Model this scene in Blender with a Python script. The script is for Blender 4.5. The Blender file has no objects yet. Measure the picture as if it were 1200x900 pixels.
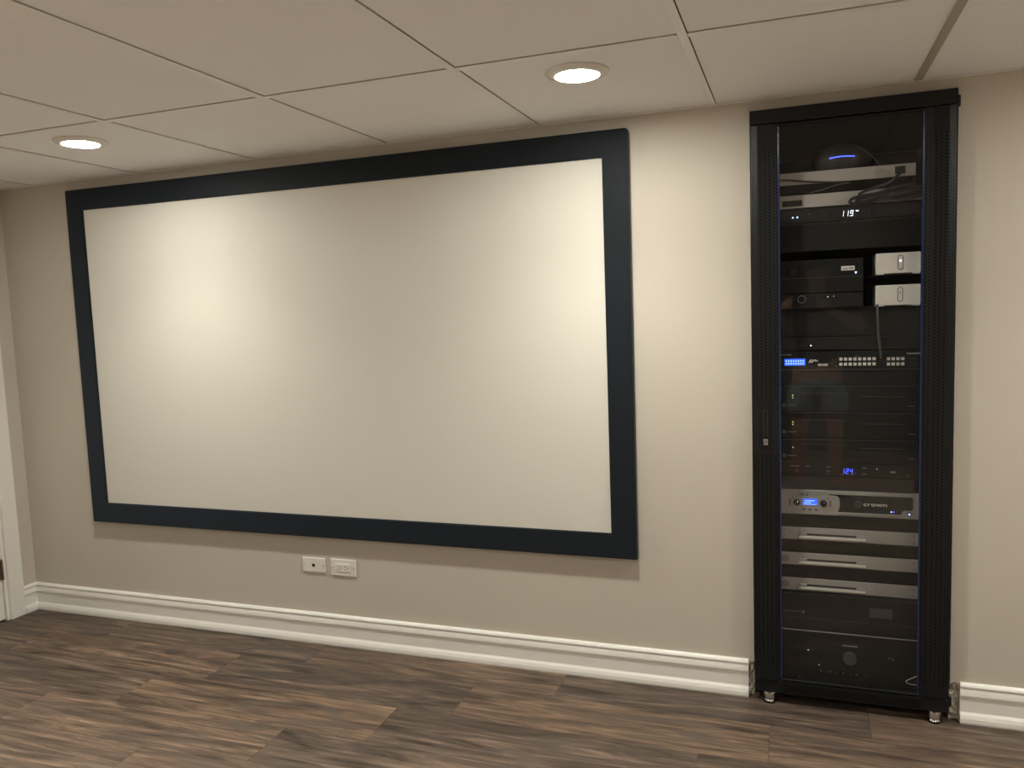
import bpy, bmesh, math, random
from mathutils import Vector, Matrix

random.seed(7)
S = bpy.context.scene
COL = S.collection

# ------------------------------------------------------------------ camera
YAW, PITCH, ROLL, FPX = 0.3444, -0.0935, -0.0371, 930.76
cam_d = bpy.data.cameras.new('camera')
cam = bpy.data.objects.new('camera', cam_d)
COL.objects.link(cam)
cam_d.sensor_width = 36.0
cam_d.lens = FPX / 1200.0 * 36.0
cam_d.clip_start = 0.02
fw = Vector((-math.sin(YAW) * math.cos(PITCH), math.cos(YAW) * math.cos(PITCH), math.sin(PITCH)))
rt = Vector((math.cos(YAW), math.sin(YAW), 0.0))
up = rt.cross(fw)
r2 = math.cos(ROLL) * rt + math.sin(ROLL) * up
u2 = -math.sin(ROLL) * rt + math.cos(ROLL) * up
M = Matrix((r2, u2, -fw)).transposed().to_4x4()
M.translation = Vector((2.5674, -2.7849, 1.3794))
cam.matrix_world = M
S.camera = cam

# ------------------------------------------------------------------ world, exposure
W = bpy.data.worlds.new('world')
S.world = W
W.use_nodes = True
W.node_tree.nodes['Background'].inputs[0].default_value = (0.0, 0.0, 0.0, 1)
W.node_tree.nodes['Background'].inputs[1].default_value = 0.0
S.view_settings.view_transform = 'Standard'
S.view_settings.look = 'None'
S.view_settings.gamma = 1.0
S.view_settings.use_curve_mapping = False
S.view_settings.exposure = 0.0
LAMP_FRONT = 282.0           # lens glow of the row along the screen wall
LAMP_REAR = 112.0            # lens glow of the rows in the rest of the room
BEAM_FRONT = 56.0           # downward beam of each lamp, watts
BEAM_REAR = 540.0
BEAM_ANGLE = 118.0          # front row beam
BEAM_ANGLE_REAR = 112.0
LAMP_COLOR = (0.985, 0.98, 0.89)

# ------------------------------------------------------------------ dimensions (metres)
H = 2.025                   # underside of the ceiling grid
XL, XR = -0.956, 4.75       # side walls
YN = -4.9                   # wall behind the camera
TX, TY, TW, TL = 0.483, -0.752, 0.6096, 1.2192   # ceiling grid origin, tile width, tile length
YD = 0.05                   # front plane of the rack mounted units


# ------------------------------------------------------------------ materials
def nodes_of(name):
    m = bpy.data.materials.new(name)
    m.use_nodes = True
    nt = m.node_tree
    return m, nt, nt.nodes['Principled BSDF']


def mat(name, col, rough=0.5, metal=0.0, spec=0.5, noise=0.0, nscale=30.0, bump=0.0, bscale=200.0, sheen=0.0, coat=0.0):
    m, nt, b = nodes_of(name)
    b.inputs['Base Color'].default_value = (*col, 1)
    b.inputs['Roughness'].default_value = rough
    b.inputs['Metallic'].default_value = metal
    b.inputs['Specular IOR Level'].default_value = spec
    b.inputs['Sheen Weight'].default_value = sheen
    b.inputs['Coat Weight'].default_value = coat
    tc = nt.nodes.new('ShaderNodeTexCoord')
    n = nt.nodes.new('ShaderNodeTexNoise')
    n.inputs['Scale'].default_value = nscale
    n.inputs['Detail'].default_value = 4
    nt.links.new(tc.outputs['Object'], n.inputs['Vector'])
    mx = nt.nodes.new('ShaderNodeMix')
    mx.data_type = 'RGBA'
    k = max(noise, 0.015)
    mx.inputs[6].default_value = (*[max(0, c * (1 - k)) for c in col], 1)
    mx.inputs[7].default_value = (*[min(1, c * (1 + k)) for c in col], 1)
    nt.links.new(n.outputs['Fac'], mx.inputs[0])
    nt.links.new(mx.outputs[2], b.inputs['Base Color'])
    if bump > 0:
        n2 = nt.nodes.new('ShaderNodeTexNoise')
        n2.inputs['Scale'].default_value = bscale
        n2.inputs['Detail'].default_value = 3
        nt.links.new(tc.outputs['Object'], n2.inputs['Vector'])
        bp = nt.nodes.new('ShaderNodeBump')
        bp.inputs['Strength'].default_value = bump
        bp.inputs['Distance'].default_value = 0.001
        nt.links.new(n2.outputs['Fac'], bp.inputs['Height'])
        nt.links.new(bp.outputs['Normal'], b.inputs['Normal'])
    return m


def emit(name, col, strength):
    m, nt, b = nodes_of(name)
    b.inputs['Base Color'].default_value = (*col, 1)
    b.inputs['Emission Color'].default_value = (*col, 1)
    b.inputs['Emission Strength'].default_value = strength
    return m


def wood_floor():
    m, nt, b = nodes_of('vinyl_plank')
    L = nt.links.new
    N = nt.nodes.new
    tc = N('ShaderNodeTexCoord')
    oi = N('ShaderNodeObjectInfo')
    mul = N('ShaderNodeVectorMath'); mul.operation = 'SCALE'
    mul.inputs[0].default_value = (13.7, 31.1, 7.3)
    L(oi.outputs['Random'], mul.inputs['Scale'])
    add = N('ShaderNodeVectorMath'); add.operation = 'ADD'
    L(tc.outputs['Object'], add.inputs[0]); L(mul.outputs[0], add.inputs[1])
    # broad warped bands along the plank
    mp1 = N('ShaderNodeMapping'); mp1.inputs['Scale'].default_value = (1.15, 9.5, 1.0)
    L(add.outputs[0], mp1.inputs['Vector'])
    n1 = N('ShaderNodeTexNoise'); n1.inputs['Scale'].default_value = 1.6
    n1.inputs['Detail'].default_value = 11; n1.inputs['Roughness'].default_value = 0.63
    n1.inputs['Distortion'].default_value = 1.6
    L(mp1.outputs[0], n1.inputs['Vector'])
    # fine fibres
    mp2 = N('ShaderNodeMapping'); mp2.inputs['Scale'].default_value = (5.0, 120.0, 1.0)
    L(add.outputs[0], mp2.inputs['Vector'])
    n2 = N('ShaderNodeTexNoise'); n2.inputs['Scale'].default_value = 1.0
    n2.inputs['Detail'].default_value = 5; n2.inputs['Roughness'].default_value = 0.7
    L(mp2.outputs[0], n2.inputs['Vector'])
    # blotches (knots, weathering)
    mp3 = N('ShaderNodeMapping'); mp3.inputs['Scale'].default_value = (2.6, 9.0, 1.0)
    L(add.outputs[0], mp3.inputs['Vector'])
    n3 = N('ShaderNodeTexNoise'); n3.inputs['Scale'].default_value = 1.3
    n3.inputs['Detail'].default_value = 5; n3.inputs['Distortion'].default_value = 1.2
    L(mp3.outputs[0], n3.inputs['Vector'])
    cr = N('ShaderNodeValToRGB')
    e = cr.color_ramp.elements
    e[0].position = 0.30; e[0].color = (0.034, 0.024, 0.018, 1)
    e[1].position = 0.74; e[1].color = (0.330, 0.222, 0.155, 1)
    x = cr.color_ramp.elements.new(0.43); x.color = (0.098, 0.067, 0.049, 1)
    x = cr.color_ramp.elements.new(0.58); x.color = (0.182, 0.122, 0.085, 1)
    L(n1.outputs['Fac'], cr.inputs['Fac'])
    cr2 = N('ShaderNodeValToRGB')
    e = cr2.color_ramp.elements
    e[0].position = 0.32; e[0].color = (0.48, 0.48, 0.48, 1)
    e[1].position = 0.66; e[1].color = (1.18, 1.16, 1.14, 1)
    L(n2.outputs['Fac'], cr2.inputs['Fac'])
    mx = N('ShaderNodeMix'); mx.data_type = 'RGBA'; mx.blend_type = 'MULTIPLY'; mx.inputs[0].default_value = 1
    L(cr.outputs[0], mx.inputs[6]); L(cr2.outputs[0], mx.inputs[7])
    # greyish blotches
    cr3 = N('ShaderNodeValToRGB')
    e = cr3.color_ramp.elements
    e[0].position = 0.52; e[0].color = (0, 0, 0, 1)
    e[1].position = 0.72; e[1].color = (0.75, 0.75, 0.75, 1)
    L(n3.outputs['Fac'], cr3.inputs['Fac'])
    mg = N('ShaderNodeMix'); mg.data_type = 'RGBA'
    L(cr3.outputs[0], mg.inputs[0]); L(mx.outputs[2], mg.inputs[6])
    mg.inputs[7].default_value = (0.088, 0.069, 0.056, 1)
    # plank to plank tone
    at = N('ShaderNodeAttribute'); at.attribute_type = 'OBJECT'; at.attribute_name = 'tone'
    mr = N('ShaderNodeMapRange'); mr.inputs['To Min'].default_value = 0.70; mr.inputs['To Max'].default_value = 1.22
    L(at.outputs['Fac'], mr.inputs['Value'])
    hs = N('ShaderNodeHueSaturation')
    L(mg.outputs[2], hs.inputs['Color']); L(mr.outputs[0], hs.inputs['Value'])
    mr2 = N('ShaderNodeMapRange'); mr2.inputs['To Min'].default_value = 0.82; mr2.inputs['To Max'].default_value = 1.08
    L(at.outputs['Fac'], mr2.inputs['Value']); L(mr2.outputs[0], hs.inputs['Saturation'])
    L(hs.outputs[0], b.inputs['Base Color'])
    b.inputs['Roughness'].default_value = 0.48
    b.inputs['Specular IOR Level'].default_value = 0.35
    bp = N('ShaderNodeBump'); bp.inputs['Strength'].default_value = 0.25; bp.inputs['Distance'].default_value = 0.0008
    L(n2.outputs['Fac'], bp.inputs['Height']); L(bp.outputs[0], b.inputs['Normal'])
    return m


def glass_mat():
    m = bpy.data.materials.new('tinted_glass')
    m.use_nodes = True
    nt = m.node_tree
    nt.nodes.clear()
    L = nt.links.new
    o = nt.nodes.new('ShaderNodeOutputMaterial')
    t = nt.nodes.new('ShaderNodeBsdfTransparent'); t.inputs[0].default_value = (0.97, 0.972, 0.975, 1)
    g = nt.nodes.new('ShaderNodeBsdfGlossy'); g.inputs['Roughness'].default_value = 0.0
    g.inputs[0].default_value = (1, 1, 1, 1)
    lw = nt.nodes.new('ShaderNodeLayerWeight'); lw.inputs['Blend'].default_value = 0.5
    pw = nt.nodes.new('ShaderNodeMath'); pw.operation = 'POWER'; pw.inputs[1].default_value = 5.0
    L(lw.outputs['Facing'], pw.inputs[0])
    f = nt.nodes.new('ShaderNodeMapRange'); f.inputs['To Min'].default_value = 0.020; f.inputs['To Max'].default_value = 1.0
    L(pw.outputs[0], f.inputs['Value'])
    mx = nt.nodes.new('ShaderNodeMixShader')
    L(f.outputs[0], mx.inputs[0]); L(t.outputs[0], mx.inputs[1]); L(g.outputs[0], mx.inputs[2])
    L(mx.outputs[0], o.inputs[0])
    return m


def wall_mat():
    m = mat('greige_wall_paint', (0.60, 0.545, 0.465), 0.62, spec=0.3, noise=0.02, nscale=2.0, bump=0.12, bscale=260)
    return m


MT = dict(
    wall_dark=mat('darkened_rear_wall', (0.085, 0.08, 0.072), 0.7, spec=0.3),  # unseen rear wall coloured dark so its reflection in the rack glass stays dim
    grid_darker=mat('grid_darker_metal', (0.42, 0.39, 0.32), 0.5, spec=0.4),
    wall=wall_mat(),
    gypsum=mat('torn_gypsum', (0.66, 0.60, 0.51), 0.9, noise=0.25, nscale=60, bump=0.8, bscale=120),
    tile=mat('ceiling_tile', (0.87, 0.865, 0.86), 0.9, spec=0.1, noise=0.06, nscale=160, bump=0.55, bscale=420),
    grid=mat('grid_white_metal', (0.84, 0.83, 0.80), 0.45, spec=0.4),
    plaster=mat('upper_slab', (0.05, 0.05, 0.05), 0.9),
    white_trim=mat('white_trim_paint', (0.86, 0.835, 0.78), 0.32, spec=0.5, noise=0.02, nscale=5),
    floor=wood_floor(),
    sub=mat('subfloor', (0.03, 0.025, 0.02), 0.9),
    velvet=mat('black_velvet', (0.0055, 0.0080, 0.0110), 0.6, spec=0.22, sheen=0.22, bump=0.3, bscale=900),
    screen=mat('screen_fabric', (0.70, 0.675, 0.60), 0.75, spec=0.25, noise=0.012, nscale=3, bump=0.05, bscale=600),
    plate=mat('white_plastic', (0.80, 0.76, 0.70), 0.3),
    plate_dark=mat('dark_slot', (0.01, 0.009, 0.008), 0.6),
    steel=mat('satin_steel', (0.52, 0.50, 0.47), 0.28, metal=1.0),
    brass=mat('aged_hinge_metal', (0.20, 0.17, 0.13), 0.38, metal=1.0),
    chrome=mat('chrome', (0.75, 0.74, 0.72), 0.12, metal=1.0),
    rack=mat('black_powder_coat', (0.0062, 0.0066, 0.0070), 0.45, spec=0.32, bump=0.2, bscale=700),
    rack_in=mat('black_inner_steel', (0.007, 0.007, 0.007), 0.6, spec=0.3),
    hole=mat('perforation_black', (0.0015, 0.0015, 0.0015), 0.9, spec=0.05),
    blue_plastic=mat('dark_blue_plastic', (0.009, 0.026, 0.105), 0.25, spec=0.6),
    glass=glass_mat(),
    black=mat('black_device_metal', (0.0075, 0.0075, 0.0072), 0.5, spec=0.3, bump=0.15, bscale=500),
    black_gl=mat('black_gloss_plastic', (0.008, 0.008, 0.009), 0.2),
    black2=mat('charcoal_panel', (0.0125, 0.0122, 0.011), 0.6, spec=0.3),
    grey_dk=mat('dark_grey_plastic', (0.055, 0.055, 0.055), 0.5),
    router=mat('charcoal_shell', (0.022, 0.021, 0.023), 0.5),
    grey=mat('grey_print', (0.22, 0.22, 0.21), 0.6),
    silver=mat('brushed_silver', (0.36, 0.35, 0.33), 0.42, metal=0.35, noise=0.04, nscale=12),
    silver2=mat('pale_silver_panel', (0.42, 0.40, 0.36), 0.45, metal=0.15, noise=0.04, nscale=12),
    bar=mat('polished_bar', (0.62, 0.60, 0.55), 0.3, metal=0.2),
    sonos=mat('white_box_plastic', (0.93, 0.92, 0.88), 0.35),
    sonos_side=mat('pale_grey_side', (0.56, 0.55, 0.51), 0.4),
    print_w=mat('white_print', (0.75, 0.75, 0.73), 0.5),
    print_k=mat('black_print', (0.01, 0.01, 0.01), 0.5),
    print_b=mat('teal_grey_print', (0.16, 0.20, 0.22), 0.5),
    key=mat('pale_key_cap', (0.70, 0.69, 0.66), 0.4),
    cable_k=mat('black_cable', (0.010, 0.010, 0.010), 0.45),
    cable_g=mat('grey_cable', (0.065, 0.063, 0.058), 0.5),
    cable_c=mat('cream_cable', (0.55, 0.50, 0.36), 0.5),
    lcd_blue=emit('blue_backlit_display', (0.030, 0.13, 1.0), 0.95),
    lcd_pale=emit('pale_display_glyphs', (0.25, 0.45, 1.0), 1.6),
    led_blue=emit('blue_led', (0.06, 0.10, 1.0), 3.0),
    led_white=emit('white_led', (0.85, 0.92, 1.0), 2.2),
    led_bw=emit('blue_white_led', (0.45, 0.60, 1.0), 2.6),
    led_green=emit('green_led', (0.55, 0.75, 0.12), 1.3),
    led_dim=emit('warm_white_led', (0.9, 0.9, 0.8), 1.0),
    lens=emit('lamp_lens_dimmed', LAMP_COLOR, LAMP_FRONT),
    lens_soft=emit('lamp_lens_soft', LAMP_COLOR, LAMP_FRONT * 0.80),
    lens_full=emit('lamp_lens_full', LAMP_COLOR, LAMP_REAR),
    lamp_trim=mat('lamp_white_trim', (0.78, 0.75, 0.70), 0.4),
    skin=mat('skin', (0.42, 0.24, 0.16), 0.55),
    hair=mat('dark_hair', (0.015, 0.011, 0.009), 0.6),
    shirt=mat('black_shirt', (0.012, 0.012, 0.013), 0.85),
    shorts=mat('grey_shorts', (0.22, 0.25, 0.26), 0.85, noise=0.2, nscale=40),
    shoe=mat('shoe_rubber', (0.05, 0.05, 0.05), 0.6),
    eye=mat('eye', (0.6, 0.6, 0.58), 0.2),
)


MT['velvet'].node_tree.nodes['Principled BSDF'].inputs['Sheen Tint'].default_value = (0.55, 0.70, 1.0, 1)


# ------------------------------------------------------------------ mesh helpers
class MB:
    """collects shapes in world coordinates"""
    def __init__(self):
        self.bm = bmesh.new()

    def box(self, x0, x1, y0, y1, z0, z1, bev=0.0, seg=2):
        r = bmesh.ops.create_cube(self.bm, size=1.0)
        vs = r['verts']
        for v in vs:
            v.co = Vector(((x0 + x1) / 2 + v.co.x * (x1 - x0), (y0 + y1) / 2 + v.co.y * (y1 - y0), (z0 + z1) / 2 + v.co.z * (z1 - z0)))
        if bev > 0:
            es = list({e for v in vs for e in v.link_edges})
            bmesh.ops.bevel(self.bm, geom=es, offset=bev, segments=seg, affect='EDGES', profile=0.5)
        return self

    def prism(self, pts, a0, a1, axis='y'):
        """polygon pts extruded along an axis; pts are the two other coordinates in xyz order"""
        def mk(p, a):
            return {'x': (a, p[0], p[1]), 'y': (p[0], a, p[1]), 'z': (p[0], p[1], a)}[axis]
        A = [self.bm.verts.new(mk(p, a0)) for p in pts]
        B = [self.bm.verts.new(mk(p, a1)) for p in pts]
        n = len(pts)
        fs = [self.bm.faces.new(A), self.bm.faces.new(B[::-1])]
        for i in range(n):
            fs.append(self.bm.faces.new((A[i], B[i], B[(i + 1) % n], A[(i + 1) % n])))
        bmesh.ops.recalc_face_normals(self.bm, faces=fs)
        if n > 4:
            bmesh.ops.triangulate(self.bm, faces=fs[:2])
        return self

    def cyl(self, c, r, h, axis='z', seg=24, r2=None):
        """cylinder centred on c with height h along axis"""
        res = bmesh.ops.create_cone(self.bm, cap_ends=True, segments=seg, radius1=r, radius2=r if r2 is None else r2, depth=h)
        R = {'z': Matrix.Identity(4), 'y': Matrix.Rotation(math.pi / 2, 4, 'X'), 'x': Matrix.Rotation(math.pi / 2, 4, 'Y')}[axis]
        bmesh.ops.transform(self.bm, matrix=Matrix.Translation(c) @ R, verts=res['verts'])
        return self

    def lathe(self, c, prof, seg=48, axis='z'):
        """profile [(r, h)] turned around the axis through c"""
        rings = []
        for r, h in prof:
            ring = []
            if r < 1e-6:
                ring = [self.bm.verts.new(self._p(c, 0, 0, h, axis))]
            else:
                for i in range(seg):
                    a = 2 * math.pi * i / seg
                    ring.append(self.bm.verts.new(self._p(c, r * math.cos(a), r * math.sin(a), h, axis)))
            rings.append(ring)
        fs = []
        for A, B in zip(rings, rings[1:]):
            for i in range(seg):
                j = (i + 1) % seg
                q = [A[i % len(A)], A[j % len(A)], B[j % len(B)], B[i % len(B)]]
                u = []
                for v in q:
                    if v not in u:
                        u.append(v)
                if len(u) > 2:
                    fs.append(self.bm.faces.new(u))
        bmesh.ops.recalc_face_normals(self.bm, faces=fs)
        return self

    def _p(self, c, a, b, h, axis):
        if axis == 'z':
            return (c[0] + a, c[1] + b, c[2] + h)
        if axis == 'y':
            return (c[0] + a, c[1] + h, c[2] + b)
        return (c[0] + h, c[1] + a, c[2] + b)

    def tube(self, pts, r, seg=8, smooth=True):
        P = [Vector(p) for p in pts]
        if smooth and len(P) > 2:
            Q = []
            for i in range(len(P) - 1):
                p0, p1, p2, p3 = P[max(i - 1, 0)], P[i], P[i + 1], P[min(i + 2, len(P) - 1)]
                for k in range(6):
                    t = k / 6
                    Q.append(0.5 * ((2 * p1) + (p2 - p0) * t + (2 * p0 - 5 * p1 + 4 * p2 - p3) * t * t + (3 * p1 - p0 - 3 * p2 + p3) * t ** 3))
            Q.append(P[-1])
            P = Q
        rings = []
        nrm = None
        for i, p in enumerate(P):
            d = (P[min(i + 1, len(P) - 1)] - P[max(i - 1, 0)]).normalized()
            if nrm is None:
                nrm = d.orthogonal().normalized()
            nrm = (nrm - d * nrm.dot(d)).normalized()
            bn = d.cross(nrm)
            rings.append([self.bm.verts.new(p + r * (math.cos(2 * math.pi * k / seg) * nrm + math.sin(2 * math.pi * k / seg) * bn)) for k in range(seg)])
        for A, B in zip(rings, rings[1:]):
            for k in range(seg):
                self.bm.faces.new((A[k], A[(k + 1) % seg], B[(k + 1) % seg], B[k]))
        self.bm.faces.new(rings[0][::-1])
        self.bm.faces.new(rings[-1])
        return self

    def ball(self, c, r, sx=1, sy=1, sz=1, seg=20):
        res = bmesh.ops.create_uvsphere(self.bm, u_segments=seg, v_segments=seg // 2, radius=r)
        for v in res['verts']:
            v.co = Vector((c[0] + v.co.x * sx, c[1] + v.co.y * sy, c[2] + v.co.z * sz))
        return self

    def build(self, name, m, parent=None, smooth=False):
        me = bpy.data.meshes.new(name)
        off = Vector((0, 0, 0))
        if parent is not None:
            off = world_loc(parent)
        bmesh.ops.translate(self.bm, vec=-off, verts=self.bm.verts[:])
        self.bm.to_mesh(me)
        self.bm.free()
        me.materials.append(MT[m] if isinstance(m, str) else m)
        if smooth:
            for p in me.polygons:
                p.use_smooth = True
            me.set_sharp_from_angle(angle=math.radians(40))
        o = bpy.data.objects.new(name, me)
        COL.objects.link(o)
        o.parent = parent
        return o


def world_loc(o):
    v = Vector(o.location)
    while o.parent is not None:
        o = o.parent
        v += Vector(o.location)
    return v


def tag(o, label, cat, group=None):
    o['label'] = label
    o['category'] = cat
    if group:
        o['group'] = group
    return o


def thing(name, label, cat, loc, group=None):
    o = bpy.data.objects.new(name, None)
    o.empty_display_size = 0.05
    COL.objects.link(o)
    o.location = loc
    return tag(o, label, cat, group)


def struct(o):
    o['kind'] = 'structure'
    return o


def inst(name, me, parent, loc):
    o = bpy.data.objects.new(name, me)
    COL.objects.link(o)
    o.parent = parent
    o.location = Vector(loc) - (world_loc(parent) if parent else Vector((0, 0, 0)))
    return o


def box_mesh(name, sx, sy, sz, m, bev=0.0):
    """a block with its origin at the centre"""
    b = MB().box(-sx / 2, sx / 2, -sy / 2, sy / 2, -sz / 2, sz / 2, bev, 1)
    me = bpy.data.meshes.new(name)
    b.bm.to_mesh(me)
    b.bm.free()
    me.materials.append(MT[m])
    return me


def text(name, s, size, x, y, z, m, parent, bold=0.0, shear=0.0, width=None, space=1.0):
    """flat raised lettering on a panel that faces -y; x is the left end, z the base line"""
    cu = bpy.data.curves.new(name, 'FONT')
    cu.body = s
    cu.size = size
    cu.shear = shear
    cu.offset = bold
    cu.space_character = space
    cu.extrude = 0.0002
    cu.resolution_u = 3
    tmp = bpy.data.objects.new(name, cu)
    COL.objects.link(tmp)
    dg = bpy.context.evaluated_depsgraph_get()
    dg.update()
    me = bpy.data.meshes.new_from_object(tmp.evaluated_get(dg))
    bpy.data.objects.remove(tmp)
    xs = [v.co.x for v in me.vertices]
    k = 1.0
    if width and xs:
        k = width / (max(xs) - min(xs))
    x00 = min(xs) if xs else 0
    off = world_loc(parent)
    for v in me.vertices:
        a = v.co.copy()
        v.co = Vector((x + (a.x - x00) * k, y - a.z, z + a.y)) - off
    me.materials.clear()
    me.materials.append(MT[m])
    o = bpy.data.objects.new(name, me)
    COL.objects.link(o)
    o.parent = parent
    return o


SEG = {'0': 'abcdef', '1': 'bc', '2': 'abged', '4': 'fgbc', '9': 'abcdfg'}


def seven(mb, s, x, y, z, w, h, t, gap, slant=0.12):
    """seven segment digits facing -y"""
    for ch in s:
        segs = {'a': (0, w, h - t, h), 'g': (0, w, h / 2 - t / 2, h / 2 + t / 2), 'd': (0, w, 0, t),
                'f': (0, t, h / 2, h), 'b': (w - t, w, h / 2, h), 'e': (0, t, 0, h / 2), 'c': (w - t, w, 0, h / 2)}
        for k in SEG[ch]:
            a, b, c, d = segs[k]
            g = 0.0004
            pts = [(x + a + slant * c + g, z + c + g), (x + b + slant * c - g, z + c + g), (x + b + slant * d - g, z + d - g), (x + a + slant * d + g, z + d - g)]
            mb.prism(pts, y - 0.0004, y, 'y')
        x += w + gap
    return mb


# ================================================================== THE ROOM
# ---- floor: base slab, planks as parts
fl = MB().box(XL - 0.1, XR + 0.1, YN - 0.1, 0.95, -0.05, -0.009).build('floor', 'sub')
struct(fl)
PW, PL = 0.2255, 1.04
plank = box_mesh('floor_plank', PL - 0.0006, PW - 0.0006, 0.009, 'floor', 0.0005)
offs = [0.71, 0.406, 0.203, 0.94, 0.55, 0.12, 0.80, 0.33]
edge0 = 0.035
# seen tones of the planks near the wall: (row, plank counted from the row's first joint)
TONES = {(0, -2): 0.45, (0, -1): 0.36, (0, 0): 0.70, (0, 1): 0.26, (0, 2): 0.62,
         (1, -2): 0.5, (1, -1): 0.74, (1, 0): 0.20, (1, 1): 0.80, (1, 2): 0.55,
         (2, -2): 0.4, (2, -1): 0.32, (2, 0): 0.82, (2, 1): 0.25, (2, 2): 0.5,
         (3, -2): 0.6, (3, -1): 0.72, (3, 0): 0.30, (3, 1): 0.62, (4, -1): 0.5, (4, 0): 0.66, (4, 1): 0.4}
r = 0
y = edge0
while y > YN:
    ox = offs[r] if r < len(offs) else random.uniform(0, PL)
    x = XL - PL + ((ox - (XL - PL)) % PL) - PL
    while x < XR:
        if x + PL > XL - 0.02:
            pk = inst('floor_plank', plank, fl, (x + PL / 2, y - PW / 2, -0.0045))
            k = round((x - ox) / PL)
            pk['tone'] = TONES.get((r, k), random.random())
        x += PL
    y -= PW
    r += 1
# strip of the same flooring that runs on under the rack
for i in range(3):
    inst('floor_plank', plank, fl, (2.1 + (i % 2) * 0.5, edge0 + PW * (i + 0.5), -0.0045))['tone'] = 0.4
    inst('floor_plank', plank, fl, (2.1 + (i % 2) * 0.5 + PL, edge0 + PW * (i + 0.5), -0.0045))

# ---- walls
HX0, HX1, HZ = 2.4285, 3.0345, 1.9955       # rough opening for the rack
HC = H + 0.06
wf = MB().prism([(XL - 0.1, -0.01), (2.4115, -0.01), (2.4115, 0.112), (2.416, 0.126), (2.4225, 0.121), (HX0, 0.131), (HX0, HZ), (HX1, HZ),
                 (HX1, 0.121), (3.049, 0.131), (3.0565, 0.124), (3.0605, 0.112), (3.0605, -0.01), (XR + 0.1, -0.01), (XR + 0.1, HC), (XL - 0.1, HC)], 0.0, 0.10, 'y').build('wall_far', 'wall')
struct(wf)


def ragged(x0, x1, name):
    """torn gypsum core and paper flaps beside the rack"""
    b = bmesh.new()
    nz, nx = 12, 4
    g = {}
    for i in range(nz + 1):
        for j in range(nx + 1):
            yy = 0.004 + 0.013 * random.random() + (0.004 if j in (0, nx) else 0)
            g[i, j] = b.verts.new((x0 + (x1 - x0) * j / nx + random.uniform(-0.001, 0.001), yy, 0.128 * i / nz))
    for i in range(nz):
        for j in range(nx):
            b.faces.new((g[i, j], g[i, j + 1], g[i + 1, j + 1], g[i + 1, j]))
    m = MB()
    m.bm.free()
    m.bm = b
    for k in range(4):
        zc = random.uniform(0.0, 0.1)
        xc = random.uniform(x0, x1 - 0.008)
        m.prism([(xc, zc), (xc + 0.007, zc + 0.004), (xc + 0.004, zc + 0.022), (xc - 0.002, zc + 0.014)], -0.001, 0.004, 'y')
    return m.build(name, 'gypsum', wf)


ragged(2.4095, 2.4295, 'torn_drywall')
ragged(3.0340, 3.0625, 'torn_drywall')
# unseen box behind the opening, added to keep light from leaking around the rack
MB().box(HX1, HX1 + 0.05, 0.10, 0.9, -0.01, HC).build('opening_side', 'wall', wf)
MB().box(HX0 - 0.05, HX0, 0.10, 0.9, -0.01, HC).build('opening_side', 'wall', wf)
MB().box(HX0 - 0.05, HX1 + 0.05, 0.9, 0.95, -0.01, HC).build('opening_back', 'wall', wf)
MB().box(HX0 - 0.05, HX1 + 0.05, 0.10, 0.9, HZ + 0.015, HC).build('opening_head', 'wall', wf)

wr = struct(MB().box(XR, XR + 0.1, YN - 0.1, 0.0, -0.01, HC).build('wall_right', 'wall'))
wn = struct(MB().box(XL - 0.1, XR + 0.1, YN - 0.1, YN, -0.01, HC).build('wall_near', 'wall_dark'))
# left wall with a door opening
DY0, DY1, DZ = -0.152, -0.97, 1.905
wl = struct(MB().prism([(0.0, -0.01), (DY0, -0.01), (DY0, DZ), (DY1, DZ), (DY1, -0.01), (YN - 0.1, -0.01), (YN - 0.1, HC), (0.0, HC)], XL - 0.1, XL, 'x').build('wall_left', 'wall'))

# ---- ceiling: slab, tiles and grid bars as parts
ce = struct(MB().box(XL - 0.1, XR + 0.1, YN - 0.1, 0.95, H + 0.05, H + 0.10).build('ceiling', 'plaster'))
xs = [TX + k * TW for k in range(-3, 9)]
ys = [TY - k * TL for k in range(-1, 5)]
tile_cache = {}
GB = 0.0225
ZT = H + 0.0035
for i in range(len(xs) - 1):
    for j in range(len(ys) - 1):
        x0, x1 = max(xs[i], XL), min(xs[i + 1], XR)
        y1, y0 = min(ys[j], 0.0), max(ys[j + 1], YN)
        if x1 - x0 < 0.03 or y1 - y0 < 0.03:
            continue
        if x0 > XL and abs(xs[i] - (TX + 4 * TW)) > 0.01:
            x0 += GB / 2 + 0.0020       # narrow open joint beside the bar
        else:
            x0 += 0.003
        x1 -= 0.003
        if y1 < 0.0:
            y1 -= GB / 2 + 0.0022
        y0 += 0.003
        sx, sy = x1 - x0, y1 - y0
        key = (round(sx, 3), round(sy, 3))
        if key not in tile_cache:
            tile_cache[key] = box_mesh('ceiling_tile', sx, sy, 0.015, 'tile', 0.001)
        inst('ceiling_tile', tile_cache[key], ce, ((x0 + x1) / 2, (y0 + y1) / 2, ZT + 0.0075))
mainbar = MB().box(-GB / 2, GB / 2, YN, -0.0225, 0, 0.003, 0.0006, 1).box(-0.001, 0.001, YN, -0.0225, 0.003, 0.03)
me_main = bpy.data.meshes.new('grid_bar'); mainbar.bm.to_mesh(me_main); mainbar.bm.free(); me_main.materials.append(MT['grid'])
me_darker = me_main.copy(); me_darker.materials[0] = MT['grid_darker']  # one bar coloured darker than the other bars
for x in xs:
    if XL + 0.03 < x < XR - 0.03:
        inst('grid_bar', me_darker if abs(x - (TX + 4 * TW)) < 0.01 else me_main, ce, (x, 0, H))
cross = MB().box(-TW / 2 + GB / 2 + 0.0008, TW / 2 - GB / 2 - 0.0008, -GB / 2, GB / 2, 0.0004, 0.0032, 0.0006, 1)
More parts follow.
